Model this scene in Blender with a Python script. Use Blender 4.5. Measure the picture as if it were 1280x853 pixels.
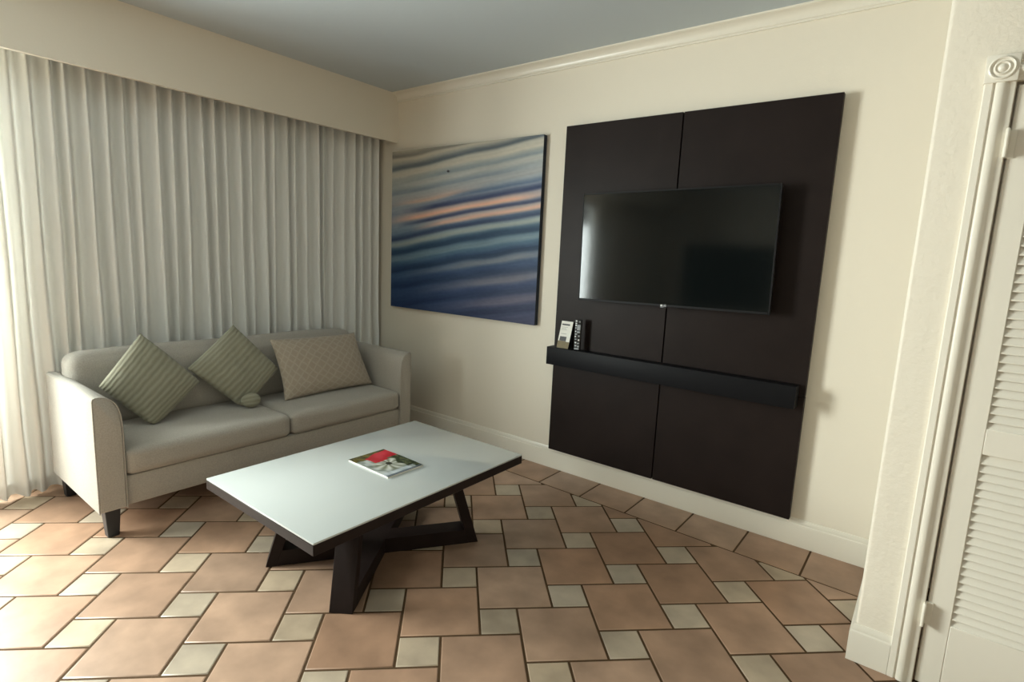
import bpy, bmesh, math, random
from mathutils import Matrix, Vector, noise
for o in list(bpy.data.objects): bpy.data.objects.remove(o)
scene = bpy.context.scene
COL = scene.collection
random.seed(7)

# ------------------------------------------------------------------ camera
YAW, PIT, ROLL = .6526, .1539, .0456
CAM = Vector((3.9878, -3.2145, 1.498))
FPX = 686.24
fwd = Vector((-math.sin(YAW)*math.cos(PIT), math.cos(YAW)*math.cos(PIT), -math.sin(PIT)))
r0 = Vector((math.cos(YAW), math.sin(YAW), 0)); u0 = r0.cross(fwd)
cr, sr = math.cos(ROLL), math.sin(ROLL)
right = cr*r0 + sr*u0; up = -sr*r0 + cr*u0
cam_data = bpy.data.cameras.new('camera'); cam = bpy.data.objects.new('camera', cam_data); COL.objects.link(cam)
cam_data.sensor_width = 36; cam_data.lens = FPX/1280*36; cam_data.clip_start = .05; cam_data.clip_end = 100
m = Matrix((right, up, -fwd)).transposed().to_4x4(); m.translation = CAM
cam.matrix_world = m
scene.camera = cam

# ------------------------------------------------------------------ sky, daylight, exposure
world = bpy.data.worlds.new('sky'); scene.world = world; world.use_nodes = True
bg = world.node_tree.nodes['Background']
bg.inputs[0].default_value = (1.0, .99, .94, 1); bg.inputs[1].default_value = 1.2
def area(name, loc, rot, sx, sy, power, color):
    l = bpy.data.lights.new(name, 'AREA'); l.shape = 'RECTANGLE'; l.size = sx; l.size_y = sy
    l.energy = power; l.color = color
    o = bpy.data.objects.new(name, l); COL.objects.link(o); o.location = loc; o.rotation_euler = rot
    return o
# daylight outside the sliding glass door left of the frame, facing into the room (+X)
area('daylight_door', (-.70, -3.55, 1.6), (0, -math.pi/2, 0), 1.6, 1.7, 470, (1.0, .985, .955))
area('screen_strip_light', (-.46, -4.66, 1.33), (0, -math.pi/2, 0), 1.35, 1.15, 190, (.95, .98, 1.0))  # extra lamp added and sized for the bright strip reflected in the screen
vs = scene.view_settings
scene.display_settings.display_device = 'sRGB'
vs.view_transform = 'Standard'; vs.look = 'None'; vs.gamma = 1; vs.use_curve_mapping = False
vs.exposure = 0.0

# ------------------------------------------------------------------ helpers
def lin(c):
    return tuple(((v/255)/12.92 if v/255 <= .04045 else ((v/255+.055)/1.055)**2.4) for v in c)
def mat(name, col, rough=.6, spec=.5, bump=None, var=0, varscale=6, coat=0, metal=0, sheen=0, attr=None, detail=4):
    """principled material; bump=(scale,strength,distance); var = tone variation of the paint or cloth itself"""
    mt = bpy.data.materials.new(name); mt.use_nodes = True
    nt = mt.node_tree; b = nt.nodes['Principled BSDF']
    b.inputs['Base Color'].default_value = (*col, 1); b.inputs['Roughness'].default_value = rough
    b.inputs['Specular IOR Level'].default_value = spec; b.inputs['Metallic'].default_value = metal
    b.inputs['Coat Weight'].default_value = coat; b.inputs['Coat Roughness'].default_value = .08
    b.inputs['Sheen Weight'].default_value = sheen
    tc = nt.nodes.new('ShaderNodeTexCoord')
    src = None
    if attr:
        a = nt.nodes.new('ShaderNodeAttribute'); a.attribute_name = attr; src = a.outputs['Color']
    if var:
        n = nt.nodes.new('ShaderNodeTexNoise'); n.inputs['Scale'].default_value = varscale; n.inputs['Detail'].default_value = detail
        nt.links.new(tc.outputs['Object'], n.inputs['Vector'])
        r = nt.nodes.new('ShaderNodeMapRange'); r.inputs['From Min'].default_value = .25; r.inputs['From Max'].default_value = .75
        r.inputs['To Min'].default_value = 1-var; r.inputs['To Max'].default_value = 1+var
        nt.links.new(n.outputs['Fac'], r.inputs['Value'])
        mx = nt.nodes.new('ShaderNodeVectorMath'); mx.operation = 'SCALE'
        if src is not None: nt.links.new(src, mx.inputs[0])
        else: mx.inputs[0].default_value = col
        nt.links.new(r.outputs[0], mx.inputs['Scale']); src = mx.outputs[0]
    if src is not None: nt.links.new(src, b.inputs['Base Color'])
    if bump:
        n2 = nt.nodes.new('ShaderNodeTexNoise'); n2.inputs['Scale'].default_value = bump[0]; n2.inputs['Detail'].default_value = 3
        nt.links.new(tc.outputs['Object'], n2.inputs['Vector'])
        bp = nt.nodes.new('ShaderNodeBump'); bp.inputs['Strength'].default_value = bump[1]; bp.inputs['Distance'].default_value = bump[2]
        nt.links.new(n2.outputs['Fac'], bp.inputs['Height']); nt.links.new(bp.outputs[0], b.inputs['Normal'])
    return mt

M = {}
M['wall'] = mat('wall_paint', (.80, .732, .617), .55, .35, bump=(90, .12, .004))
M['wall_far'] = mat('unseen_wall_bounce_tone', (.72, .67, .58), .6, .3)  # unseen walls toned below the wall paint to limit bounced light and reflections
M['wall_rough'] = mat('textured_wall_paint', (.775, .71, .60), .5, .4, bump=(55, .35, .006))
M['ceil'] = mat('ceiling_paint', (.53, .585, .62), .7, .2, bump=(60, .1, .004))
M['trim'] = mat('trim_gloss_paint', (.80, .75, .65), .3, .5)
M['door'] = mat('door_paint', (.78, .73, .635), .4, .45, bump=(40, .06, .003))
M['sofa'] = mat('sofa_weave', (.42, .385, .335), .9, .15, bump=(420, .5, .003), var=.13, varscale=160, sheen=.25)
M['blackwood'] = mat('black_stained_wood', (.016, .018, .022), .4, .5)
M['espresso'] = mat('espresso_veneer', (.0165, .0112, .010), .42, .10, var=.18, varscale=5, detail=6)
M['shelfwood'] = mat('dark_shelf_wood', (.009, .009, .0105), .5, .10)
M['tabledark'] = mat('dark_table_wood', (.019, .012, .011), .45, .14, var=.2, varscale=9)
M['whiteglass'] = mat('white_back_painted_glass', (.56, .59, .58), .06, .5, coat=.3)
M['tvblack'] = mat('black_plastic', (.008, .008, .009), .35, .5)
M['bezel'] = mat('dark_metal_bezel', (.010, .010, .011), .5, .15)
M['screen'] = mat('dark_screen_glass', (.004, .0055, .0057), .085, .36)
M['steel'] = mat('steel', (.45, .45, .45), .35, .5, metal=1)
M['logo'] = mat('silver_print', (.75, .75, .75), .4, .5)
M['paper'] = mat('white_paper', (.80, .78, .72), .6, .3)
M['ink'] = mat('grey_ink', (.10, .10, .11), .6, .3)
M['inklight'] = mat('light_grey_ink', (.45, .44, .42), .6, .3)
M['tan'] = mat('tan_print', (.20, .16, .09), .6, .3, var=.25, varscale=150)
M['rubber'] = mat('grey_rubber', (.36, .38, .40), .5, .4)
M['rubberlight'] = mat('pale_rubber', (.75, .77, .78), .5, .4)
M['canvas'] = mat('printed_canvas', (.5, .5, .5), .55, .3, bump=(500, .15, .001), attr='Col')
M['canvasedge'] = mat('canvas_edge', (.012, .018, .032), .6, .3)
M['cover'] = mat('glossy_cover', (.5, .5, .5), .25, .5, attr='Col')
M['tile'] = mat('terracotta_tile', (.4, .25, .15), .42, .45, bump=(22, .15, .004), var=.26, varscale=6, attr='Col', detail=8)
M['grout'] = mat('dark_grout', (.085, .05, .026), .9, .1, bump=(120, .3, .003))
M['pillowlink'] = mat('green_ribbed_weave', (.30, .285, .19), .9, .1, bump=(300, .4, .002), var=.15, varscale=120, sheen=.2)
M['alu'] = mat('white_aluminium', (.7, .7, .68), .35, .5)
M['reflectdark'] = mat('reflection_box_dark', (.03, .03, .03), .8, .2)  # dark lining of the added box that the screen reflects

# green pillows: corded stripes woven into the cloth
def stripe_mat():
    mt = M['pillowlink']; nt = mt.node_tree; b = nt.nodes['Principled BSDF']
    uv = nt.nodes.new('ShaderNodeUVMap')
    sep = nt.nodes.new('ShaderNodeSeparateXYZ'); nt.links.new(uv.outputs[0], sep.inputs[0])
    n = nt.nodes.new('ShaderNodeTexNoise'); n.inputs['Scale'].default_value = 9; nt.links.new(uv.outputs[0], n.inputs['Vector'])
    ad = nt.nodes.new('ShaderNodeMath'); ad.operation = 'MULTIPLY_ADD'; ad.inputs[1].default_value = .03
    nt.links.new(n.outputs['Fac'], ad.inputs[0]); nt.links.new(sep.outputs['Y'], ad.inputs[2])
    s = nt.nodes.new('ShaderNodeMath'); s.operation = 'MULTIPLY'; s.inputs[1].default_value = 2*math.pi*15
    nt.links.new(ad.outputs[0], s.inputs[0])
    sn = nt.nodes.new('ShaderNodeMath'); sn.operation = 'SINE'; nt.links.new(s.outputs[0], sn.inputs[0])
    mr = nt.nodes.new('ShaderNodeMapRange'); mr.inputs['From Min'].default_value = -1; nt.links.new(sn.outputs[0], mr.inputs['Value'])
    mix = nt.nodes.new('ShaderNodeMix'); mix.data_type = 'RGBA'
    mix.inputs['A'].default_value = (.27, .255, .185, 1); mix.inputs['B'].default_value = (.34, .325, .245, 1)
    nt.links.new(mr.outputs[0], mix.inputs['Factor']); nt.links.new(mix.outputs['Result'], b.inputs['Base Color'])
    n2 = nt.nodes.new('ShaderNodeTexNoise'); n2.inputs['Scale'].default_value = 90; nt.links.new(uv.outputs[0], n2.inputs['Vector'])
    a2 = nt.nodes.new('ShaderNodeMath'); a2.operation = 'MULTIPLY_ADD'; a2.inputs[1].default_value = .6
    nt.links.new(n2.outputs['Fac'], a2.inputs[0]); nt.links.new(mr.outputs[0], a2.inputs[2])
    bp = nt.nodes.new('ShaderNodeBump'); bp.inputs['Strength'].default_value = .45; bp.inputs['Distance'].default_value = .005
    nt.links.new(a2.outputs[0], bp.inputs['Height']); nt.links.new(bp.outputs[0], b.inputs['Normal'])
stripe_mat()
# beige pillow: pale scale (overlapping arc) lattice woven into the cloth
def lattice_mat():
    mt = mat('beige_lattice_weave', (.42, .35, .27), .85, .15, sheen=.2); nt = mt.node_tree; b = nt.nodes['Principled BSDF']
    uv = nt.nodes.new('ShaderNodeUVMap')
    def wave(rot):
        mp = nt.nodes.new('ShaderNodeMapping'); mp.inputs['Rotation'].default_value = (0, 0, rot); mp.inputs['Scale'].default_value = (1.55, 1, 1)
        nt.links.new(uv.outputs[0], mp.inputs['Vector'])
        w = nt.nodes.new('ShaderNodeTexWave'); w.inputs['Scale'].default_value = 3.4; w.inputs['Distortion'].default_value = 1.2
        w.inputs['Detail'].default_value = 0; w.inputs['Detail Scale'].default_value = 2.5
        nt.links.new(mp.outputs[0], w.inputs['Vector'])
        p = nt.nodes.new('ShaderNodeMath'); p.operation = 'POWER'; p.inputs[1].default_value = 7; nt.links.new(w.outputs['Fac'], p.inputs[0])
        return p.outputs[0]
    mxm = nt.nodes.new('ShaderNodeMath'); mxm.operation = 'MAXIMUM'
    nt.links.new(wave(.80), mxm.inputs[0]); nt.links.new(wave(-.80), mxm.inputs[1])
    mix = nt.nodes.new('ShaderNodeMix'); mix.data_type = 'RGBA'
    mix.inputs['A'].default_value = (.40, .335, .265, 1); mix.inputs['B'].default_value = (.46, .395, .32, 1)
    nt.links.new(mxm.outputs[0], mix.inputs['Factor']); nt.links.new(mix.outputs['Result'], b.inputs['Base Color'])
    n2 = nt.nodes.new('ShaderNodeTexNoise'); n2.inputs['Scale'].default_value = 120; nt.links.new(uv.outputs[0], n2.inputs['Vector'])
    a2 = nt.nodes.new('ShaderNodeMath'); a2.operation = 'MULTIPLY_ADD'; a2.inputs[1].default_value = .5
    nt.links.new(n2.outputs['Fac'], a2.inputs[0]); nt.links.new(mxm.outputs[0], a2.inputs[2])
    bp = nt.nodes.new('ShaderNodeBump'); bp.inputs['Strength'].default_value = .35; bp.inputs['Distance'].default_value = .003
    nt.links.new(a2.outputs[0], bp.inputs['Height']); nt.links.new(bp.outputs[0], b.inputs['Normal'])
    return mt
M['lattice'] = lattice_mat()
# sheer curtain: thin cloth, part diffuse part translucent, with a little see-through weave
def curtain_mat():
    mt = bpy.data.materials.new('sheer_cloth'); mt.use_nodes = True; nt = mt.node_tree
    nt.nodes.remove(nt.nodes['Principled BSDF']); out = nt.nodes['Material Output']
    d = nt.nodes.new('ShaderNodeBsdfDiffuse'); t = nt.nodes.new('ShaderNodeBsdfTranslucent')
    d.inputs[0].default_value = (.90, .89, .855, 1); t.inputs[0].default_value = (.84, .83, .79, 1)
    mx = nt.nodes.new('ShaderNodeMixShader'); mx.inputs[0].default_value = .14
    nt.links.new(d.outputs[0], mx.inputs[1]); nt.links.new(t.outputs[0], mx.inputs[2])
    nt.links.new(mx.outputs[0], out.inputs[0])
    tc = nt.nodes.new('ShaderNodeTexCoord'); n = nt.nodes.new('ShaderNodeTexNoise'); n.inputs['Scale'].default_value = 350
    nt.links.new(tc.outputs['Object'], n.inputs['Vector'])
    bp = nt.nodes.new('ShaderNodeBump'); bp.inputs['Strength'].default_value = .35; bp.inputs['Distance'].default_value = .002
    nt.links.new(n.outputs['Fac'], bp.inputs['Height']); nt.links.new(bp.outputs[0], d.inputs['Normal'])
    return mt
M['curtain'] = curtain_mat()
def glass_mat():
    mt = bpy.data.materials.new('window_glass'); mt.use_nodes = True; nt = mt.node_tree
    nt.nodes.remove(nt.nodes['Principled BSDF']); out = nt.nodes['Material Output']
    t = nt.nodes.new('ShaderNodeBsdfTransparent'); g = nt.nodes.new('ShaderNodeBsdfGlossy'); g.inputs['Roughness'].default_value = .02
    lw = nt.nodes.new('ShaderNodeLayerWeight'); lw.inputs['Blend'].default_value = .5
    pw = nt.nodes.new('ShaderNodeMath'); pw.operation = 'POWER'; pw.inputs[1].default_value = 5; nt.links.new(lw.outputs['Facing'], pw.inputs[0])
    fr = nt.nodes.new('ShaderNodeMath'); fr.operation = 'MULTIPLY_ADD'; fr.inputs[1].default_value = .6; fr.inputs[2].default_value = .04; nt.links.new(pw.outputs[0], fr.inputs[0])
    mx = nt.nodes.new('ShaderNodeMixShader')
    t.inputs[0].default_value = (.93, .97, .95, 1)
    nt.links.new(fr.outputs[0], mx.inputs[0]); nt.links.new(t.outputs[0], mx.inputs[1]); nt.links.new(g.outputs[0], mx.inputs[2])
    nt.links.new(mx.outputs[0], out.inputs[0]); return mt
M['glass'] = glass_mat()

def link(name, bm, material, parent=None, smooth=True, angle=40):
    me = bpy.data.meshes.new(name); bm.normal_update(); bm.to_mesh(me); bm.free()
    for mm in (material if isinstance(material, (list, tuple)) else [material]): me.materials.append(mm)
    if smooth:
        for p in me.polygons: p.use_smooth = True
        me.set_sharp_from_angle(angle=math.radians(angle))
    o = bpy.data.objects.new(name, me); COL.objects.link(o)
    if parent is not None: o.parent = parent
    return o
def thing(name, label, cat, loc=(0, 0, 0), rot=(0, 0, 0), group=None):
    o = bpy.data.objects.new(name, None); COL.objects.link(o); o.location = loc; o.rotation_euler = rot
    o['label'] = label; o['category'] = cat
    if group: o['group'] = group
    o.empty_display_size = .1
    return o
def tag(o, label, cat, group=None):
    o['label'] = label; o['category'] = cat
    if group: o['group'] = group
    return o
def struct(name, bm, material, label=None, cat=None, **k):
    o = link(name, bm, material, **k); o['kind'] = 'structure'
    if label: o['label'] = label
    if cat: o['category'] = cat
    return o
def box(bm, x0, x1, y0, y1, z0, z1, r=0, seg=2):
    vs_ = [bm.verts.new(p) for p in ((x0,y0,z0),(x1,y0,z0),(x1,y1,z0),(x0,y1,z0),(x0,y0,z1),(x1,y0,z1),(x1,y1,z1),(x0,y1,z1))]
    fs = [bm.faces.new([vs_[i] for i in f]) for f in ((3,2,1,0),(4,5,6,7),(0,1,5,4),(1,2,6,5),(2,3,7,6),(3,0,4,7))]
    if r > 0:
        es = list({e for f in fs for e in f.edges})
        bmesh.ops.bevel(bm, geom=es, offset=r, segments=seg, affect='EDGES', profile=.5)
    return vs_
def newbox(*a, **k):
    bm = bmesh.new(); box(bm, *a, **k); return bm
def prism(bm, pts, f0, f1):
    """extrude a closed outline: f0/f1 map a 2-D point to the 3-D start / end section"""
    a = [bm.verts.new(f0(p)) for p in pts]; b = [bm.verts.new(f1(p)) for p in pts]; n = len(pts)
    fs = [bm.faces.new(a), bm.faces.new(b[::-1])]
    for i in range(n): fs.append(bm.faces.new((a[i], b[i], b[(i+1) % n], a[(i+1) % n])))
    bmesh.ops.recalc_face_normals(bm, faces=fs)
    return fs
def tube(bm, pts, r, n=8, closed=False):
    rings = []
    for i, p in enumerate(pts):
        p = Vector(p); q0 = Vector(pts[max(i-1, 0)]); q1 = Vector(pts[min(i+1, len(pts)-1)])
        t = (q1-q0).normalized(); a = t.orthogonal().normalized(); b = t.cross(a)
        if rings:
            a = (prev - t*prev.dot(t)).normalized(); b = t.cross(a)
        prev = a
        rings.append([bm.verts.new(p + r*(math.cos(2*math.pi*k/n)*a + math.sin(2*math.pi*k/n)*b)) for k in range(n)])
    for i in range(len(rings)-1):
        for k in range(n): bm.faces.new((rings[i][k], rings[i][(k+1) % n], rings[i+1][(k+1) % n], rings[i+1][k]))
    bm.faces.new(rings[0][::-1]); bm.faces.new(rings[-1])
def lathe(bm, prof, M4, n=32):
    rings = []
    for r, z in prof:
        rings.append([bm.verts.new(M4 @ Vector((r*math.cos(2*math.pi*k/n), r*math.sin(2*math.pi*k/n), z))) for k in range(n)])
    for i in range(len(rings)-1):
        for k in range(n): bm.faces.new((rings[i][k], rings[i][(k+1) % n], rings[i+1][(k+1) % n], rings[i+1][k]))
    bm.faces.new(rings[-1])

# ------------------------------------------------------------------ room shell
CEIL = 2.789
XW = -.14            # window wall
XR, YB = 7.4, -7.0  # walls behind the photographer
PX, PY = 3.9035, -.827   # corner of the closet partition
WIN = (-4.42, -2.63, 2.32)  # open glass door left of the curtain: y0, y1, head height
struct('wall_back', newbox(XW-.2, XR+.2, .0, .2, -.1, CEIL+.1), M['wall'], 'cream painted wall that carries the dark media panel', 'wall')
bm = bmesh.new()
box(bm, XW-.12, XW, WIN[1], 0, -.1, CEIL); box(bm, XW-.12, XW, YB, WIN[0], -.1, CEIL); box(bm, XW-.12, XW, WIN[0], WIN[1], WIN[2], CEIL)
struct('wall_left', bm, M['wall'], smooth=False)
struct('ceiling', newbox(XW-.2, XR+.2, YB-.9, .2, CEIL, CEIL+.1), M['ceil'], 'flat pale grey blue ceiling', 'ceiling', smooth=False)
struct('wall_right', newbox(XR, XR+.1, YB, PY, -.1, CEIL), M['wall_far'], smooth=False)
bm = bmesh.new()   # wall behind the photographer, with an opening added to darken the screen's reflection
box(bm, XW-.1, .25, YB-.1, YB, -.1, CEIL); box(bm, 1.85, XR+.1, YB-.1, YB, -.1, CEIL); box(bm, .25, 1.85, YB-.1, YB, 1.85, CEIL); box(bm, .25, 1.85, YB-.1, YB, -.1, .72)
struct('wall_front', bm, M['wall_far'], smooth=False)
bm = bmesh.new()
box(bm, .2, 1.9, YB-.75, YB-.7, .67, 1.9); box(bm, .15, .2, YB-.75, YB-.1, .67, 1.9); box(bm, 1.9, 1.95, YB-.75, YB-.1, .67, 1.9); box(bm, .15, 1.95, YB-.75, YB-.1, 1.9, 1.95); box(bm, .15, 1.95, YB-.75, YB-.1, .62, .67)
struct('wall_reflection_box', bm, M['reflectdark'], smooth=False)  # unseen dark box added behind the opening, only for the screen's reflection
# closet partition: a short return wall and a face with a door opening
DX0, DX1, DH = 4.100, 4.905, 2.108
bm = bmesh.new()
pts = [(PX, 0.0), (PX, PY+.012)] + [(PX+.012-.012*math.cos(a), PY+.012-.012*math.sin(a)) for a in (math.pi/8, math.pi/4, 3*math.pi/8)] + [(PX+.012, PY), (DX0, PY), (DX0, PY+.10), (PX+.10, PY+.10), (PX+.10, 0.0)]
prism(bm, pts, lambda p: (p[0], p[1], -.05), lambda p: (p[0], p[1], CEIL))
box(bm, DX0, DX1, PY, PY+.10, DH, CEIL)
box(bm, DX1, XR, PY, PY+.10, -.05, CEIL)
struct('wall_partition', bm, M['wall_rough'], 'short cream wall of textured plaster beside the louvered closet door', 'wall', angle=30)

# mouldings
def base_profile(h=.152, d=.016):
    return [(0, 0), (d, 0), (d, h*.76), (d*.93, h*.80), (d*.62, h*.835), (d*.62, h*.87), (d*.50, h*.93), (d*.28, h*.985), (0, h)]
def sweep(profile, path, closed=False):
    """mitred sweep of (out, z) profile along a plan polyline; 'out' is to the right of travel"""
    bm = bmesh.new(); rings = []
    P = [Vector(p) for p in path]
    for i, p in enumerate(P):
        d0 = (P[i]-P[i-1]).normalized() if i > 0 else (P[1]-P[0]).normalized()
        d1 = (P[i+1]-P[i]).normalized() if i < len(P)-1 else d0
        n0 = Vector((d0.y, -d0.x)); n1 = Vector((d1.y, -d1.x)); nn = (n0+n1); nn = nn/ max(nn.dot(n0), 1e-6)
        rings.append([bm.verts.new((p.x+nn.x*o, p.y+nn.y*o, z)) for o, z in profile])
    n = len(profile)
    for i in range(len(rings)-1):
        for k in range(n): bm.faces.new((rings[i][k], rings[i][(k+1) % n], rings[i+1][(k+1) % n], rings[i+1][k]))
    bm.faces.new(rings[0]); bm.faces.new(rings[-1][::-1])
    bmesh.ops.recalc_face_normals(bm, faces=bm.faces[:])
    return bm
struct('baseboard_back', sweep(base_profile(), [(XW, 0), (PX, 0)]), M['trim'], 'white moulded baseboard along the foot of the wall under the dark panel', 'baseboard', angle=25)
struct('baseboard_partition', sweep(base_profile(), [(PX, -.02), (PX, PY), (4.0205, PY)]), M['trim'], 'white moulded baseboard wrapping the corner beside the closet door', 'baseboard', angle=25)
crown = [(0, -.067), (.010, -.067), (.010, -.058), (.016, -.054)] + [(.016+.042*(1-math.cos(a)), -.054+.042*math.sin(a)) for a in [i*math.pi/2/8 for i in range(1, 9)]] + [(.062, -.010), (.068, -.008), (.068, 0), (0, 0)]
struct('trim_1', sweep([(o, CEIL+z) for o, z in crown], [(.22, 0), (PX, 0)]), M['trim'], 'cream crown moulding where the wall of the dark panel meets the ceiling', 'crown moulding', angle=25)
bm = bmesh.new(); box(bm, .19, .22, YB, 0, 2.396, CEIL)
struct('trim_2', bm, M['wall'], 'cream boxed valance running above the curtain', 'valance', smooth=False)

# floor tiles: large terracotta squares with small pale squares, field turned 45 degrees, border row along the wall
TH = math.radians(43.3); ta, tb = .320, .1635; O = Vector((2.6134, -1.5638))
U = Vector((math.cos(TH), math.sin(TH))); V = Vector((-U.y, U.x)); G = .0040
def clip(poly, n, c):   # keep n.p <= c
    out = []
    for i in range(len(poly)):
        a, b = poly[i], poly[(i+1) % len(poly)]; da, db = n.dot(a)-c, n.dot(b)-c
        if da <= 0: out.append(a)
        if da*db < 0: out.append(a + (b-a)*(da/(da-db)))
    return out
def inset(poly, d):
    n = len(poly); out = []
    for i in range(n):
        a, b, c = poly[i-1], poly[i], poly[(i+1) % n]
        e0 = (b-a); e1 = (c-b)
        if e0.length < 1e-5 or e1.length < 1e-5: return None
        e0.normalize(); e1.normalize(); n0 = Vector((-e0.y, e0.x)); n1 = Vector((-e1.y, e1.x)); s = n0+n1
        q = s.dot(n0)
        if q < .15: return None
        out.append(b + s/q*d)
    ar = sum(out[i].x*out[(i+1) % n].y-out[(i+1) % n].x*out[i].y for i in range(n))
    return out if ar > 4e-4 else None
fbm = bmesh.new(); fcol = fbm.verts.layers.float_color.new('Col')
def tile(poly, small):
    p1 = inset(poly, G)
    if not p1: return
    p2 = inset(p1, .0045)
    if not p2: return
    c = sum((Vector(p) for p in poly), Vector((0, 0)))/len(poly)
    rr = random.random
    if small: h = rr()-.5; b = [.43, .345-.03*h, .255-.05*h]; k = 1+.24*(rr()-.5)
    else:     h = rr()-.5; b = [.365, .228-.026*h, .152-.032*h]; k = 1+.24*(rr()-.5)
    col = (b[0]*k, b[1]*k, b[2]*k, 1)
    r1 = [fbm.verts.new((p.x, p.y, -.0035)) for p in p1]; r2 = [fbm.verts.new((p.x, p.y, 0)) for p in p2]
    for v in r1+r2: v[fcol] = col
    f = fbm.faces.new(r2); f.material_index = 0
    for i in range(len(r1)):
        f = fbm.faces.new((r1[i], r1[(i+1) % len(r1)], r2[(i+1) % len(r1)], r2[i])); f.smooth = True
bn = Vector((.0214, 1)); bn.normalize()
bc = bn.dot(Vector((2.82, -.3025)))   # border line
FX0, FX1, FY0 = XW-.02, XR, YB-.6
v1 = ta*U + tb*V; v2 = -tb*U + ta*V
for i in range(-32, 33):
    for j in range(-32, 33):
        o = O + v1*i + v2*j
        if not (-.7 < o.x < 8 and -8.2 < o.y < .7): continue
        sm = [o, o-V*tb, o-V*tb+U*tb, o+U*tb]
        lg = [o, o+U*ta, o+U*ta+V*ta, o+V*ta]
        for poly, small in ((sm, True), (lg, False)):
            q = poly
            for n, c in ((bn, bc), (Vector((-1, 0)), -FX0), (Vector((1, 0)), FX1), (Vector((0, -1)), -FY0)):
                q = clip(q, n, c)
                if len(q) < 3: break
            if len(q) >= 3: tile(q, small)
def ybord(x): return (bc-bn.x*x)/bn.y
for k in range(-8, 9):
    x0, x1 = 2.35+.32*k, 2.35+.32*(k+1)
    if x1 < FX0 or x0 > PX: continue
    x0 = max(x0, FX0); x1 = min(x1, PX+.01)
    if x1-x0 > .03: tile([Vector((x0, ybord(x0))), Vector((x1, ybord(x1))), Vector((x1, 0)), Vector((x0, 0))], False)
gr = [fbm.verts.new(p) for p in ((FX0, FY0, -.0028), (FX1, FY0, -.0028), (FX1, .05, -.0028), (FX0, .05, -.0028))]
fbm.faces.new(gr).material_index = 1
gr2 = [fbm.verts.new(p) for p in ((FX0, FY0, -.1), (FX1, FY0, -.1), (FX1, .05, -.1), (FX0, .05, -.1))]
f = fbm.faces.new(gr2[::-1]); f.material_index = 1
for i in range(4):
    f = fbm.faces.new((gr2[i], gr2[(i+1) % 4], gr[(i+1) % 4], gr[i])); f.material_index = 1
struct('floor', fbm, [M['tile'], M['grout']], 'terracotta and pale square tiles in a diagonal hopscotch pattern', 'floor', smooth=False)

# sliding glass door behind the curtain and to the left of the frame
for wn, (y0, y1, zt) in (('window_1', WIN),):
    bm = bmesh.new()
    box(bm, XW-.10, XW-.03, y0, y0+.06, 0, zt, .004); box(bm, XW-.10, XW-.03, y1-.06, y1, 0, zt, .004)
    box(bm, XW-.10, XW-.03, y0+.06, y1-.06, zt-.06, zt, .004); box(bm, XW-.10, XW-.03, y0+.06, y1-.06, -.01, .05, .004)
    win = struct(wn, bm, M['alu'])
    link('window_pane', newbox(XW-.070, XW-.062, y0+.06, y1-.06, .05, zt-.06), M['glass'], win, smooth=False)

# ------------------------------------------------------------------ closet door, casing, rosette
cas_prof = [(0, 0), (0, .013), (.003, .0165), (.021, .018), (.024, .0125), (.028, .0125), (.031, .0185), (.037, .0215), (.045, .022), (.052, .0195), (.059, .013), (.064, .0105), (.0765, .009), (.0765, 0)]
bm = bmesh.new(); CX = 4.0205
prism(bm, cas_prof, lambda p: (CX+p[0], PY-p[1], 0), lambda p: (CX+p[0], PY-p[1], 2.105))
struct('trim_3', bm, M['trim'], 'white fluted door casing standing left of the louvered door', 'door casing', angle=25)
bm = bmesh.new()
prism(bm, cas_prof, lambda p: (CX+.078, PY-p[1], 2.108+.0765-p[0]), lambda p: (DX1+.01, PY-p[1], 2.108+.0765-p[0]))
struct('trim_4', bm, M['trim'], 'white fluted head casing over the louvered door', 'door casing', angle=25)
bm = bmesh.new()
box(bm, CX-.003, CX+.079, PY-.026, PY, 2.105, 2.187, .002)
M4 = Matrix.Translation((CX+.038, PY-.026, 2.146)) @ Matrix.Rotation(math.pi/2, 4, 'X')
lathe(bm, [(.0355, -.001), (.034, .004), (.031, .006), (.028, .004), (.026, -.0003), (.022, .0006), (.020, .004), (.018, .006), (.015, .004), (.0135, .0008), (.011, .004), (.007, .0075), (.003, .009), (.001, .0092)], M4, 40)
struct('trim_5', bm, M['trim'], 'square corner rosette with round bullseye rings at the top of the door casing', 'rosette', angle=35)

def door_leaf(x0, x1, parent):
    yf, yb = PY+.004, PY+.036   # front and back face
    zb, zt = .012, DH-.010
    st = .072
    rails = [(zb, .266), (.907, .996), (1.955, zt)]
    bm = bmesh.new()
    box(bm, x0, x0+st, yf, yb, zb, zt, .0025, 1); box(bm, x1-st, x1, yf, yb, zb, zt, .0025, 1)
    for a, b in rails: box(bm, x0+st, x1-st, yf, yb, a, b, .0015, 1)
    link('door_frame', bm, M['door'], parent)
    for a, b in ((.266, .907), (.996, 1.955)):
        bm = bmesh.new(); n = round((b-a)/.0291); p = (b-a)/n
        for i in range(n):
            zc = a + (i+.5)*p; h = .0178; y_, Y_ = yf+.003, yf+.019
            # slat sloping down towards the room, rounded nose
            prof = [(y_, zc-h-.002), (y_, zc-h+.0015), (y_+.002, zc-h+.0035), (Y_, zc+h+.002), (Y_, zc+h-.004), (y_+.003, zc-h-.0035)]
            prism(bm, prof, lambda q: (x0+st-.004, q[0], q[1]), lambda q: (x1-st+.004, q[0], q[1]))
        link('louver_panel', bm, M['door'], parent)
door = bpy.data.objects.new('door_1', None); COL.objects.link(door); door['kind'] = 'structure'
door['label'] = 'cream louvered bifold closet door at the right edge'; door['category'] = 'door'
door_leaf(DX0+.006, DX0+.400, door); door_leaf(DX0+.404, DX1-.006, door)
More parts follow.
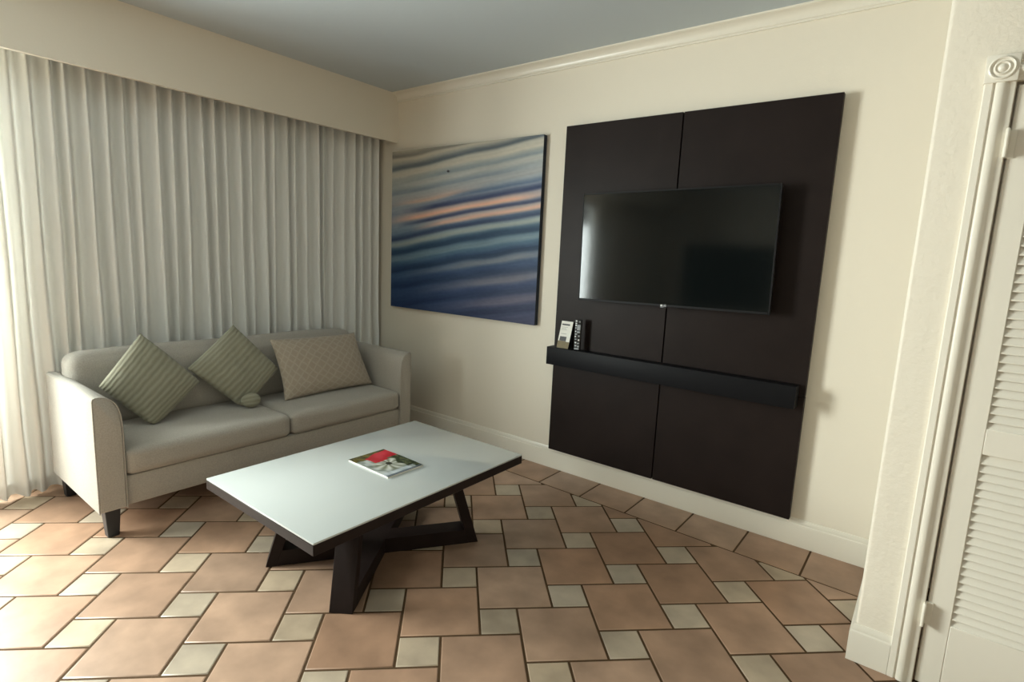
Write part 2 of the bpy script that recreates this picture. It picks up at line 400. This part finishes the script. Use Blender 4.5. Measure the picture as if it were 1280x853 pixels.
for zc in (1.917, .289):
    bm = bmesh.new()
    M4 = Matrix.Translation((DX0-.002, PY-.027, zc-.043))
    lathe(bm, [(.0001, 0), (.0055, 0), (.0055, .028), (.005, .0285), (.0055, .029), (.0055, .057), (.005, .0575), (.0055, .058), (.0055, .086), (.003, .089), (.0002, .0895)], M4, 12)
    box(bm, DX0+.002, DX0+.022, PY-.0015, PY+.004, zc-.043, zc+.043, .0008, 1)
    box(bm, DX0-.004, DX0+.003, PY-.027, PY+.003, zc-.043, zc+.043, .0008, 1)
    link('hinge', bm, M['trim'], door)

# ------------------------------------------------------------------ curtain
def curtain():
    rnd = random.Random(3)
    ya, yb = -2.80, -.045
    # fold ridges measured along the rail
    n = 32; ridges = [yb - .005 - (yb-ya)*k/n for k in range(n+1)]
    ridges = [r + rnd.uniform(-.016, .016) for r in ridges]
    amp = [rnd.uniform(.75, 1.2) for _ in ridges]; drift = [rnd.uniform(-.020, .020) for _ in ridges]
    sharp = [rnd.uniform(.32, .5) for _ in ridges]
    bm = bmesh.new(); zs = [0.018, .03, .06, .095, .0985, .102, .15, .22, .3, .45, .6, .75, .9, 1.05, 1.2, 1.35, 1.5, 1.65, 1.8, 1.95, 2.1, 2.2, 2.3, 2.40, 2.5, 2.6]
    per = 18; cols = []
    for iz, z in enumerate(zs):
        t = 1 - z/2.6; row = []
        for k in range(n):
            rA = ridges[k] + drift[k]*t*(1+.5*math.sin(2.1*z+k)); rB = ridges[k+1] + drift[k+1]*t*(1+.5*math.sin(2.1*z+k+1))
            for s in range(per):
                f = s/per
                # pinched pleats at the top open to soft rolls; asymmetrical fold
                w = f**(1.1 if sharp[k] > .41 else .92)
                prof = .5+.5*math.cos(2*math.pi*w)
                prof = prof**1.5
                A = amp[k]*(1-f) + amp[k+1]*f
                depth = (.066 - .006*t)*A
                x = -.025 + depth*prof + .006*math.sin(5*z+.7*k)*t
                y = rA + (rB-rA)*f + .006*t*math.sin(3.3*z + k*1.9)
                zz = z + (.010*(1-prof) if iz == 0 else 0)
                row.append(bm.verts.new((x, y, zz)))
        cols.append(row)
    for i in range(len(zs)-1):
        for k in range(len(cols[0])-1): bm.faces.new((cols[i][k], cols[i+1][k], cols[i+1][k+1], cols[i][k+1]))
    c = tag(link('curtain', bm, M['curtain'], angle=180), 'long pale sheer curtain in close vertical pleats behind the sofa', 'curtain')
    # stitched hem: a second layer of cloth along the bottom
    bm = bmesh.new(); rows = []
    me = c.data; N = len(cols[0])
    for i in range(0, 4):
        rows.append([bm.verts.new(me.vertices[i*N+k].co + Vector((-.003, 0, 0))) for k in range(N)])
    for i in range(3):
        for k in range(N-1): bm.faces.new((rows[i][k], rows[i+1][k], rows[i+1][k+1], rows[i][k+1]))
    link('hem', bm, M['curtain'], c, angle=180)
    # rail the pleats hang from
    bm = bmesh.new(); box(bm, -.03, .01, ya-.6, yb+.02, 2.592, 2.62, .004)
    r = link('curtain_rail', bm, M['alu']); tag(r, 'white curtain track hidden inside the valance', 'curtain rail')
    r.parent = c; del r['label']; del r['category']
curtain()

# ------------------------------------------------------------------ framed canvas
def srgb_mix(a, b, t): return tuple(x+(y-x)*t for x, y in zip(a, b))
def ocean(u, v):
    """colour of the printed photograph of rippling water at dusk; u to the right, v down"""
    nz = lambda x, y, z: noise.noise(Vector((x, y, z)))
    w = v + (.10+.155*v)*u + .018*nz(u*2.0, v*3.0, 1.3) + .007*nz(u*5, v*11, 4.1) - .02*math.sin(3*u)*(1-v)
    stops = [(0, (178, 170, 152)), (.10, (172, 168, 156)), (.20, (156, 160, 158)), (.32, (142, 150, 158)), (.42, (138, 142, 152)), (.52, (112, 130, 146)),
             (.62, (92, 116, 132)), (.74, (70, 94, 118)), (.86, (58, 76, 106)), (1.0, (54, 66, 96)), (1.25, (58, 60, 84))]
    for i in range(len(stops)-1):
        if w <= stops[i+1][0] or i == len(stops)-2:
            t = (w-stops[i][0])/(stops[i+1][0]-stops[i][0]); c = srgb_mix(stops[i][1], stops[i+1][1], min(max(t, 0), 1)); break
    def band(c, w0, wid, col, k, ua=-.3, ub=1.4, soft=.25, rise=0):
        # crest with a soft upper flank and a crisp lower edge
        d = (w-w0-rise*u)/wid
        g = math.exp(-d*d*(.55 if d < 0 else 3.2))
        e = min(max((u-ua)/soft, 0), 1)*min(max((ub-u)/soft, 0), 1)
        return srgb_mix(c, col, k*g*e)
    # shade of each ripple, then its lit flank
    c = band(c, .040, .018, (104, 102, 98), .75); c = band(c, .062, .012, (192, 182, 164), .5)
    c = band(c, .115, .020, (74, 84, 94), .9, rise=-.02); c = band(c, .150, .022, (190, 182, 166), .7)
    c = band(c, .195, .016, (104, 118, 130), .7, .1); c = band(c, .225, .022, (176, 174, 166), .6, .0)
    c = band(c, .262, .016, (100, 116, 132), .6, -.3, 1.0); c = band(c, .30, .024, (164, 160, 156), .5)
    c = band(c, .335, .018, (204, 166, 142), .75, -.05, .7); c = band(c, .350, .014, (84, 104, 130), .8, .35, 1.4)
    c = band(c, .395, .022, (44, 58, 92), 1.0, .08, 1.4); c = band(c, .400, .018, (110, 130, 150), .6, -.3, .2)
    c = band(c, .442, .024, (218, 170, 146), 1.0, -.05, 1.1, .25); c = band(c, .475, .014, (40, 54, 88), 1.0, .05, 1.4, .25)
    c = band(c, .500, .012, (120, 138, 154), .7, -.3, .45); c = band(c, .515, .022, (216, 172, 150), .95, .15, 1.4, .25)
    c = band(c, .562, .022, (34, 50, 82), .95); c = band(c, .602, .024, (164, 168, 160), .85)
    c = band(c, .655, .026, (24, 48, 74), .95); c = band(c, .700, .026, (124, 142, 148), .7); c = band(c, .722, .010, (70, 98, 118), .6)
    c = band(c, .775, .026, (20, 42, 70), .95); c = band(c, .815, .026, (128, 128, 130), .75, .05, 1.4, .5)
    c = band(c, .880, .028, (20, 40, 70), .95, rise=.02); c = band(c, .935, .034, (120, 114, 120), .75, .15, 1.4, .5)
    c = band(c, 1.005, .028, (24, 40, 70), .9, rise=.02); c = band(c, 1.075, .040, (110, 102, 114), .7, .3, 1.5, .4); c = band(c, 1.14, .03, (36, 44, 70), .8)
    # fine streaks along the ripples
    f = nz(u*5, w*70, 2.2)*9 + nz(u*11, w*150, 7.7)*5; c = tuple(x+f*.8 for x in c)
    # deeper, bluer water towards the lower left of the print
    k = min(max((v-.50)*1.5, 0), 1)*min(max(1-u*1.15, 0), 1); c = srgb_mix(c, (14, 46, 90), .6*k)
    n = nz(u*40, v*90, 9)*4
    if ((u-.425)**2/.00010+(v-.148)**2/.00003 < 1): c = (58, 58, 64)
    return tuple(min(max(x+n, 4), 250) for x in c)
def picture(x0, x1, z0, z1, d=.042):
    p = thing('canvas_picture', 'large canvas print of blue and peach ocean ripples hung between curtain and dark panel', 'picture', ((x0+x1)/2, 0, (z0+z1)/2))
    w, h = x1-x0, z1-z0; bm = bmesh.new(); cl = bm.verts.layers.float_color.new('Col'); NU, NV = 230, 210; g = []
    for j in range(NV+1):
        row = []
        for i in range(NU+1):
            u, v = i/NU, j/NV; vv = bm.verts.new((-w/2+u*w, -d-.0005, h/2-v*h)); c = lin(ocean(u, v)); vv[cl] = (c[0]*1.25, c[1]*1.25, c[2]*1.25, 1); row.append(vv)
        g.append(row)
    for j in range(NV):
        for i in range(NU): bm.faces.new((g[j][i], g[j+1][i], g[j+1][i+1], g[j][i+1]))
    link('printed_face', bm, M['canvas'], p, smooth=False)
    link('stretcher_frame', newbox(-w/2, w/2, -d, -.004, -h/2, h/2, r=.003), M['canvasedge'], p)
picture(.2025, 1.757, 1.0155, 2.318)

# ------------------------------------------------------------------ dark media panel with shelf
PX0, PX1, PZ0, PZ1 = 1.948, 3.5135, .158, 2.345; PD = .065; SEAM = 2.727
panel = thing('media_wall_panel', 'tall dark espresso wood wall panel with a long shelf, behind the television', 'wall panel', (2.72, 0, PZ0))
def P_(bm):
    bmesh.ops.translate(bm, verts=bm.verts[:], vec=(-2.72, 0, -PZ0)); return bm
for xa, xb, za, zb in ((PX0, SEAM-.0035, .84, PZ1), (SEAM+.0035, PX1, .84, PZ1), (PX0, SEAM-.0035, PZ0, .836), (SEAM+.0035, PX1, PZ0, .836)):
    link('veneer_board', P_(newbox(xa, xb, -PD, -.028, za, zb, r=.0015, seg=1)), M['espresso'], panel)
link('backing_board', P_(newbox(PX0+.01, PX1-.01, -.0285, -.001, PZ0+.01, PZ1-.01)), M['blackwood'], panel)
link('shelf', P_(newbox(1.943, 3.483, -.148, -PD-.0002, .782, .902, r=.003)), M['shelfwood'], panel)

# ------------------------------------------------------------------ television
tvw, tvh, tvd = 1.148, .664, .040
tv = thing('television', 'black flat screen television on a wall mount over the dark panel', 'television', (2.740, -.160, 1.578), (0, math.radians(-.9), 0))
link('back_housing', newbox(-tvw/2+.004, tvw/2-.004, .006, tvd, -tvh/2+.004, tvh/2-.004, r=.006), M['tvblack'], tv)
bm = bmesh.new(); bz = .009
for a in ((-tvw/2, -tvw/2+bz, -tvh/2, tvh/2), (tvw/2-bz, tvw/2, -tvh/2, tvh/2), (-tvw/2+bz, tvw/2-bz, tvh/2-bz, tvh/2), (-tvw/2+bz, tvw/2-bz, -tvh/2, -tvh/2+.014)):
    box(bm, a[0], a[1], -.001, .008, a[2], a[3], .0015, 1)
link('bezel', bm, M['bezel'], tv)
link('screen', newbox(-tvw/2+bz-.001, tvw/2-bz+.001, .0012, .006, -tvh/2+.013, tvh/2-bz+.001), M['screen'], tv, smooth=False)
link('receiver_tab', newbox(-.020, .020, -.001, .010, -tvh/2-.009, -tvh/2+.002, r=.002), M['tvblack'], tv)
cu = bpy.data.curves.new('maker_mark', 'FONT'); cu.body = 'LG'; cu.size = .016; cu.extrude = .0004; cu.align_x = 'CENTER'; cu.align_y = 'CENTER'
to = bpy.data.objects.new('tmp', cu); COL.objects.link(to)
dg = bpy.context.evaluated_depsgraph_get(); me = bpy.data.meshes.new_from_object(to.evaluated_get(dg)); bpy.data.objects.remove(to)
bm = bmesh.new(); bm.from_mesh(me); bpy.data.meshes.remove(me)
bmesh.ops.transform(bm, verts=bm.verts[:], matrix=Matrix.Translation((.006, -.0016, -tvh/2+.007)) @ Matrix.Rotation(math.pi/2, 4, 'X'))
bm2 = bm; tmp = bmesh.new()
Mr = Matrix.Translation((-.013, -.0012, -tvh/2+.007)) @ Matrix.Rotation(math.pi/2, 4, 'X')
lathe(bm2, [(.0052, 0), (.0052, .0006), (.0002, .0007)], Mr, 20); tmp.free()
lg = link('maker_mark', bm2, M['logo'], tv, smooth=False)
bm = bmesh.new(); box(bm, -.20, .20, tvd-.002, tvd+.012, -.20, .20, .003); box(bm, -.06, .06, tvd+.010, .160-PD-.0005, -.12, .12, .004)
mount = link('wall_mount', bm, M['tvblack'], tv)

# ------------------------------------------------------------------ info card and remote on the shelf
SZ = .902
card = thing('tent_card', 'white and tan printed card leaning back at the left end of the dark shelf', 'card', (2.052, -.098, SZ), (0, 0, math.radians(2)))
cw, ch, lean = .088, .185, math.radians(17)
Rl = Matrix.Rotation(-lean, 4, 'X') @ Matrix.Translation((0, 0, 0))
def onlean(bm, dy=0): 
    bmesh.ops.transform(bm, verts=bm.verts[:], matrix=Matrix.Translation((0, -.030+dy, .0006)) @ Rl); return bm
link('card_face', onlean(newbox(-cw/2, cw/2, 0, .002, .0, ch)), M['paper'], card, smooth=False)
def strip(name, x0, x1, z0, z1, mm): link(name, onlean(newbox(x0, x1, -.0006, 0, z0, z1)), mm, card, smooth=False)
strip('tan_footer', -cw/2, cw/2, .0, .045, M['tan'])
strip('printed_photo', -.034, .016, .049, .079, M['ink'])
strip('photo_band', -cw/2, .018, .045, .0485, M['tan'])
strip('printed_heading', -.036, .024, .156, .166, M['ink'])
for i, (a, b) in enumerate(((-.034, .012), (-.034, .002), (-.034, .008))): strip('printed_line', a, b, .142-.009*i, .145-.009*i, M['inklight'])
strip('printed_line', -.030, .010, .096, .100, M['inklight'])
bm = bmesh.new(); s_, c_ = math.sin(lean), math.cos(lean)
prism(bm, [(-.027, .001), (.028, .001), (-.027+ch*s_+.002, ch*c_)], lambda p: (-cw/2+.001, p[0], p[1]), lambda p: (cw/2-.001, p[0], p[1]))
link('easel_back', bm, M['blackwood'], card, smooth=False)

rem = thing('remote_control', 'slim black remote control standing upright beside the printed card', 'remote control', (2.166, -.122, SZ), (0, 0, math.radians(14)))
RL = Matrix.Rotation(math.radians(-1), 4, 'X')
def rx(bm): bmesh.ops.transform(bm, verts=bm.verts[:], matrix=Matrix.Translation((0, -.004, .0012)) @ RL); return bm
link('remote_body', rx(newbox(-.022, .022, -.011, .011, .0, .205, r=.006, seg=3)), M['tvblack'], rem)
def btn(x, z, w, h, mm, name='button'):
    link(name, rx(newbox(x-w/2, x+w/2, -.0135, -.010, z-h/2, z+h/2, r=.0012, seg=1)), mm, rem)
btn(-.012, .194, .011, .010, M['rubberlight']); btn(.010, .190, .010, .008, M['rubber'])
for z in (.178, .165): btn(-.0125, z, .010, .009, M['rubberlight'])
btn(.006, .152, .022, .036, M['rubber'], 'navigation_pad'); btn(-.0135, .148, .008, .012, M['rubber'])
btn(-.0135, .126, .009, .009, M['rubberlight']); btn(.006, .122, .020, .012, M['rubber'])
btn(-.010, .108, .016, .010, M['rubber']); btn(-.0135, .092, .010, .010, M['rubberlight']); btn(.010, .096, .012, .010, M['rubber'])
btn(.010, .070, .011, .011, M['rubberlight']); btn(-.010, .074, .012, .008, M['rubber'])
btn(-.010, .052, .012, .010, M['rubberlight']); btn(.008, .048, .014, .010, M['rubber']); btn(-.009, .032, .014, .012, M['rubber']); btn(.009, .028, .014, .012, M['rubber']); btn(0, .012, .030, .010, M['rubber'])

# ------------------------------------------------------------------ sofa
def rounded(cx, cy, cz, sx, sy, sz, r, n=14, puff=(0, 0, 0), fn=None):
    """soft block: rounded box of full size sx,sy,sz with bulging faces"""
    bm = bmesh.new(); bmesh.ops.create_cube(bm, size=2)
    bmesh.ops.subdivide_edges(bm, edges=bm.edges[:], cuts=n, use_grid_fill=True)
    for v in bm.verts:
        p = v.co.copy()
        # concentrate rows near the rounded edges
        q = Vector([math.copysign(abs(c)**.6, c) if False else math.sin(c*math.pi/2)*.55+c*.45 for c in p])
        h = Vector((sx/2, sy/2, sz/2)); w = Vector([q[i]*h[i] for i in range(3)])
        inn = Vector([max(-h[i]+r, min(h[i]-r, w[i])) for i in range(3)]); d = w-inn
        if d.length > 1e-9:
            mxc = max(abs(d.x), abs(d.y), abs(d.z)); d = d.normalized()*mxc
        w2 = inn + d
        b = Vector([(1-q[(i+1) % 3]**2)*(1-q[(i+2) % 3]**2) for i in range(3)])
        for i in range(3):
            w2[i] += puff[i]*b[i]*q[i]
        v.co = Vector((cx, cy, cz)) + w2
        if fn: v.co = fn(v.co)
    return bm
SY0, SY1 = -2.418, -.410
sofa = thing('sofa', 'light grey beige two seat fabric sofa with curved arms in front of the curtain', 'sofa', (.49, (SY0+SY1)/2, 0))
def S_(bm):
    bmesh.ops.translate(bm, verts=bm.verts[:], vec=(-.49, -(SY0+SY1)/2, 0)); return bm
link('base_rail', S_(newbox(.10, .868, SY0+.10, SY1-.09, .150, .308, r=.012)), M['sofa'], sofa)
def arm(outer, inner):
    s = 1 if inner > outer else -1; W = abs(inner-outer); k = W/.12
    prof = [(0, .150), (0, .722), (.004, .734), (.014, .7385), (.035, .7375), (.056, .731), (.076, .719), (.093, .701), (.106, .673), (.114, .640), (.118, .600), (.12, .555), (.12, .150)]
    bm = bmesh.new()
    xs = [(.095, -.010), (.105, 0), (.875, 0), (.885, -.008)]
    rings = []
    cy, cz = .06, .45
    for x, off in xs:
        ring = []
        for (y, z) in prof:
            yy = y + (off if y > cy else -off)*(1 if abs(y-cy) > .03 else .3); zz = z + (off if z > .4 else (-off if z < .16 else 0))
            ring.append(bm.verts.new((x, outer + s*yy*k, zz)))
        rings.append(ring)
    n = len(prof)
    for i in range(len(rings)-1):
        for j in range(n): bm.faces.new((rings[i][j], rings[i][(j+1) % n], rings[i+1][(j+1) % n], rings[i+1][j]))
    bm.faces.new(rings[0]); bm.faces.new(rings[-1][::-1])
    bmesh.ops.recalc_face_normals(bm, faces=bm.faces[:])
    a = link('arm', S_(bm), M['sofa'], sofa, angle=50)
    bm = bmesh.new(); tube(bm, [(.880, outer+s*(.002+y*.985)*k, z-.003) for y, z in prof], .0035, 8)
    link('piping', S_(bm), M['sofa'], a)
arm(SY0, SY0+.12); arm(SY1, SY1-.098)
MID = -1.392
for ya, yb in ((SY0+.121, MID-.002), (MID+.002, SY1-.099)):
    link('seat_cushion', S_(rounded((.26+.885)/2, (ya+yb)/2, .378, .625, yb-ya, .142, .038, puff=(.006, .002, .012))), M['sofa'], sofa)
def lean_back(p):   # back cushions tilt backwards as they rise
    return Vector((p.x-.10*(p.z-.44), p.y, p.z))
for ya, yb in ((-2.368, MID-.004), (MID+.004, -.525)):
    link('back_cushion', S_(rounded(.275, (ya+yb)/2, .645, .20, yb-ya, .42, .07, puff=(.02, .0, .012), fn=lean_back)), M['sofa'], sofa)
link('back_frame', S_(newbox(.085, .20, SY0+.10, SY1-.09, .150, .735, r=.02)), M['sofa'], sofa)
for x, y in ((.826, SY0+.062), (.135, SY0+.062), (.826, SY1-.062), (.135, SY1-.062)):
    bm = bmesh.new(); a = [bm.verts.new((x+sx*.025, y+sy*.025, 0)) for sx, sy in ((-1,-1),(1,-1),(1,1),(-1,1))]; b = [bm.verts.new((x+sx*.034, y+sy*.034, .152)) for sx, sy in ((-1,-1),(1,-1),(1,1),(-1,1))]
    bm.faces.new(a[::-1]); bm.faces.new(b)
    for i in range(4): bm.faces.new((a[i], a[(i+1) % 4], b[(i+1) % 4], b[i]))
    bmesh.ops.bevel(bm, geom=bm.edges[:], offset=.003, segments=1, affect='EDGES')
    link('leg', S_(bm), M['blackwood'], sofa)

# ------------------------------------------------------------------ throw pillows
def pillow(name, label, q, thick, material, pinch=.07, rot_uv=0, lift=0, seed=1, dent=None, group=None):
    """stuffed cushion spanned by four corners q (left, top, right, bottom order around), bulging to both sides"""
    q = [Vector(p) for p in q]; c = sum(q, Vector())/4
    n = ((q[2]-q[0]).cross(q[1]-q[3])).normalized()
    if n.x < 0: n = -n
    N = 28; rnd = Vector((seed*3.1, seed*1.7, 0))
    bm = bmesh.new(); uvl = bm.loops.layers.uv.new('UVMap'); uvmap = {}
    def sheet(sgn):
        g = []
        for j in range(N+1):
            row = []
            for i in range(N+1):
                a, b = i/N*2-1, j/N*2-1
                a = math.sin(a*math.pi/2)*.5+a*.5; b = math.sin(b*math.pi/2)*.5+b*.5
                # edges draw in between the pointed corners
                a2 = a*(1-pinch*(1-b*b)); b2 = b*(1-pinch*(1-a*a))
                s, t = (a2+1)/2, (b2+1)/2
                p = (q[0]*(1-s)+q[1]*s)*(1-t) + (q[3]*(1-s)+q[2]*s)*t
                h = max(0, (1-a*a)*(1-b*b))**.42*thick/2
                w = noise.noise(Vector((a*1.6, b*1.6, sgn*3))+rnd)*.010*(1-a*a)**.5*(1-b*b)**.5 + noise.noise(Vector((a*5, b*5, sgn*3))+rnd)*.0035*((1-a*a)*(1-b*b))**.3
                p = p + n*(sgn*(h + w))
                if dent: p = dent(p)
                v = bm.verts.new(p - c); uvmap[v] = (i/N, j/N); row.append(v)
            g.append(row)
        for j in range(N):
            for i in range(N):
                f = (g[j][i], g[j][i+1], g[j+1][i+1], g[j+1][i]); bm.faces.new(f if sgn > 0 else f[::-1])
        return g
    sheet(1); sheet(-1)
    bmesh.ops.remove_doubles(bm, verts=bm.verts[:], dist=1e-5)
    bmesh.ops.recalc_face_normals(bm, faces=bm.faces[:])
    for f in bm.faces:
        for l in f.loops: l[uvl].uv = uvmap.get(l.vert, (.5, .5))
    o = link(name, bm, material, angle=70); o.location = c
    tag(o, label, 'pillow', group)
    return o
def seat_floor(p):   # the lowest corner squashes on the seat
    if p.z < .475: p = Vector((p.x, p.y, .475-(.475-p.z)*.35))
    return p
pillow('throw_pillow', 'sage green ribbed square pillow on one corner beside the left sofa arm', [(.470, -2.275, .697), (.375, -2.031, .957), (.468, -1.755, .645), (.575, -2.055, .440)], .15, M['pillowlink'], pinch=.0, seed=1, dent=seat_floor)
p2 = pillow('throw_pillow', 'sage green ribbed square pillow with a folded lower corner at mid sofa', [(.436, -1.814, .729), (.351, -1.488, .966), (.462, -1.240, .656), (.545, -1.526, .436)], .13, M['pillowlink'], pinch=.015, seed=2, dent=seat_floor)
pillow('throw_pillow', 'beige rectangular lumbar pillow with pale scale pattern at the right end', [(.440, -1.290, .862), (.440, -.600, .852), (.590, -.540, .462), (.595, -1.275, .458)], .15, M['lattice'], pinch=.055, seed=3)
# the tucked-up corner of the middle pillow: a small rounded flap of the same cloth
bm = bmesh.new(); bmesh.ops.create_uvsphere(bm, u_segments=24, v_segments=14, radius=1)
uvl = bm.loops.layers.uv.new('UVMap')
for f in bm.faces:
    for l in f.loops: l[uvl].uv = (l.vert.co.y*.12, l.vert.co.z*.12)
flapM = Matrix.Translation(Vector((.592, -1.505, .505))-p2.location) @ Matrix.Rotation(math.radians(-20), 4, 'Y') @ Matrix.Diagonal((.026, .064, .046, 1))
bmesh.ops.transform(bm, verts=bm.verts[:], matrix=flapM)
link('folded_corner', bm, M['pillowlink'], p2)

# ------------------------------------------------------------------ coffee table
TC = Vector((1.9445, -1.570)); TW, TL, TZ = .832, 1.237, .460
table = thing('coffee_table', 'low rectangular coffee table with white glass top and dark crossed base', 'coffee table', (TC.x, TC.y, 0))
link('tabletop_frame', newbox(-TW/2, TW/2, -TL/2, TL/2, .410, .4515, r=.0015, seg=1), M['tabledark'], table)
link('glass_top', newbox(-TW/2+.0005, TW/2-.0005, -TL/2+.0005, TL/2-.0005, .4516, TZ, r=.002, seg=2), M['whiteglass'], table)
BC = Vector((1.914, -1.547)) - TC
def trestle(dx, dy, rail_z):
    d = Vector((dx, dy)).normalized(); nrm = Vector((-d.y, d.x)); w = .05
    def to3(s, z, side): return (BC.x + d.x*s + nrm.x*w*side, BC.y + d.y*s + nrm.y*w*side, z)
    fr = []
    for sg in (-1, 1):
        bm = bmesh.new()
        pts = [(sg*.514, 0), (sg*.392, .4105), (sg*.340, .4105), (sg*.462, 0)]
        prism(bm, pts, lambda p: to3(p[0], p[1], -1), lambda p: to3(p[0], p[1], 1))
        bmesh.ops.bevel(bm, geom=bm.edges[:], offset=.0015, segments=1, affect='EDGES')
        link('leg', bm, M['tabledark'], table)
    bm = bmesh.new(); pts = [(-.462, .0005), (.462, .0005), (.462-.297*rail_z, rail_z), (-.462+.297*rail_z, rail_z)]
    prism(bm, pts, lambda p: to3(p[0], p[1], -1), lambda p: to3(p[0], p[1], 1))
    link('floor_rail', bm, M['tabledark'], table)
trestle(.564, .826, .076); trestle(-.57, .82, .0765)

# ------------------------------------------------------------------ magazine
def cover_col(u, v):
    """u along the long side from the left end, v across from the near (white) edge to the far edge; printed cover picture"""
    n = lambda s, k: noise.noise(Vector((u*s, v*s, k)))
    c = (150, 156, 152)
    c = srgb_mix(c, (196, 200, 198), min(max(.5+1.6*n(5, 1), 0), 1))
    c = srgb_mix(c, (96, 104, 92), min(max(.2+1.5*n(9, 2), 0), 1)*.7)
    if u < .22+.05*n(5, 8): c = srgb_mix((104, 92, 46), (70, 66, 34), min(max(.5+n(8, 3), 0), 1))
    # white flower with dark centre and spreading petals
    du, dv = (u-.58)*1.35, v-.50; r = math.hypot(du, dv); an = math.atan2(dv, du)
    if r < .42:
        pet = .5+.5*math.cos(an*9+2*n(4, 5)); k = min(max((.42-r)/.12, 0), 1)
        c = srgb_mix(c, srgb_mix((88, 88, 60), (214, 212, 200), pet), .58*k)
    if r < .075: c = (34, 32, 22)
    # red band beside the far end
    if .05+.05*n(3, 4) < u-.12*(1-v) < .36+.06*n(3, 6) and v > .28+.06*n(4, 7): c = srgb_mix((164, 26, 38), (196, 52, 66), min(max(.5+n(4, 9), 0), 1))
    # dark foliage at the far right
    if v > .72+.08*n(7, 11) and u > .36: c = srgb_mix((46, 54, 32), (92, 94, 70), min(max(.5+1.4*n(10, 12), 0), 1))
    if u > .86 and v < .85: c = srgb_mix(c, (196, 204, 214), .6)
    if u > .955: c = srgb_mix(c, (84, 90, 96), .8)
    return c
mag = thing('magazine', 'glossy magazine with red and white flower cover lying on the white table', 'magazine', (1.955, -1.532, TZ), (0, 0, math.radians(-1)))
ml, mw, mt_ = .305, .215, .0085
bm = bmesh.new()
box(bm, -ml/2+.001, ml/2-.001, -mw/2+.0005, mw/2-.001, .0008, mt_-.0008, .0006, 1)
link('pages', bm, M['paper'], mag)
bm = bmesh.new(); cl = bm.verts.layers.float_color.new('Col'); NU, NV = 90, 66; g = []
for j in range(NV+1):
    row = []
    for i in range(NU+1):
        u, v = i/NU, j/NV; z = mt_ + .0015*math.sin(u*math.pi)*(v)
        vv = bm.verts.new((-ml/2+u*ml, -mw/2+v*mw, z)); c = lin(cover_col(u, v)); vv[cl] = (*c, 1); row.append(vv)
    g.append(row)
for j in range(NV):
    for i in range(NU): bm.faces.new((g[j][i], g[j][i+1], g[j+1][i+1], g[j+1][i]))
ret = bmesh.ops.extrude_face_region(bm, geom=bm.faces[:])
vsn = [e for e in ret['geom'] if isinstance(e, bmesh.types.BMVert)]
bmesh.ops.translate(bm, verts=vsn, vec=(0, 0, -.0009)); bmesh.ops.recalc_face_normals(bm, faces=bm.faces[:])
link('front_cover', bm, M['cover'], mag, smooth=False)
link('back_cover', newbox(-ml/2, ml/2, -mw/2, mw/2, 0.0002, .0009), M['paper'], mag, smooth=False)
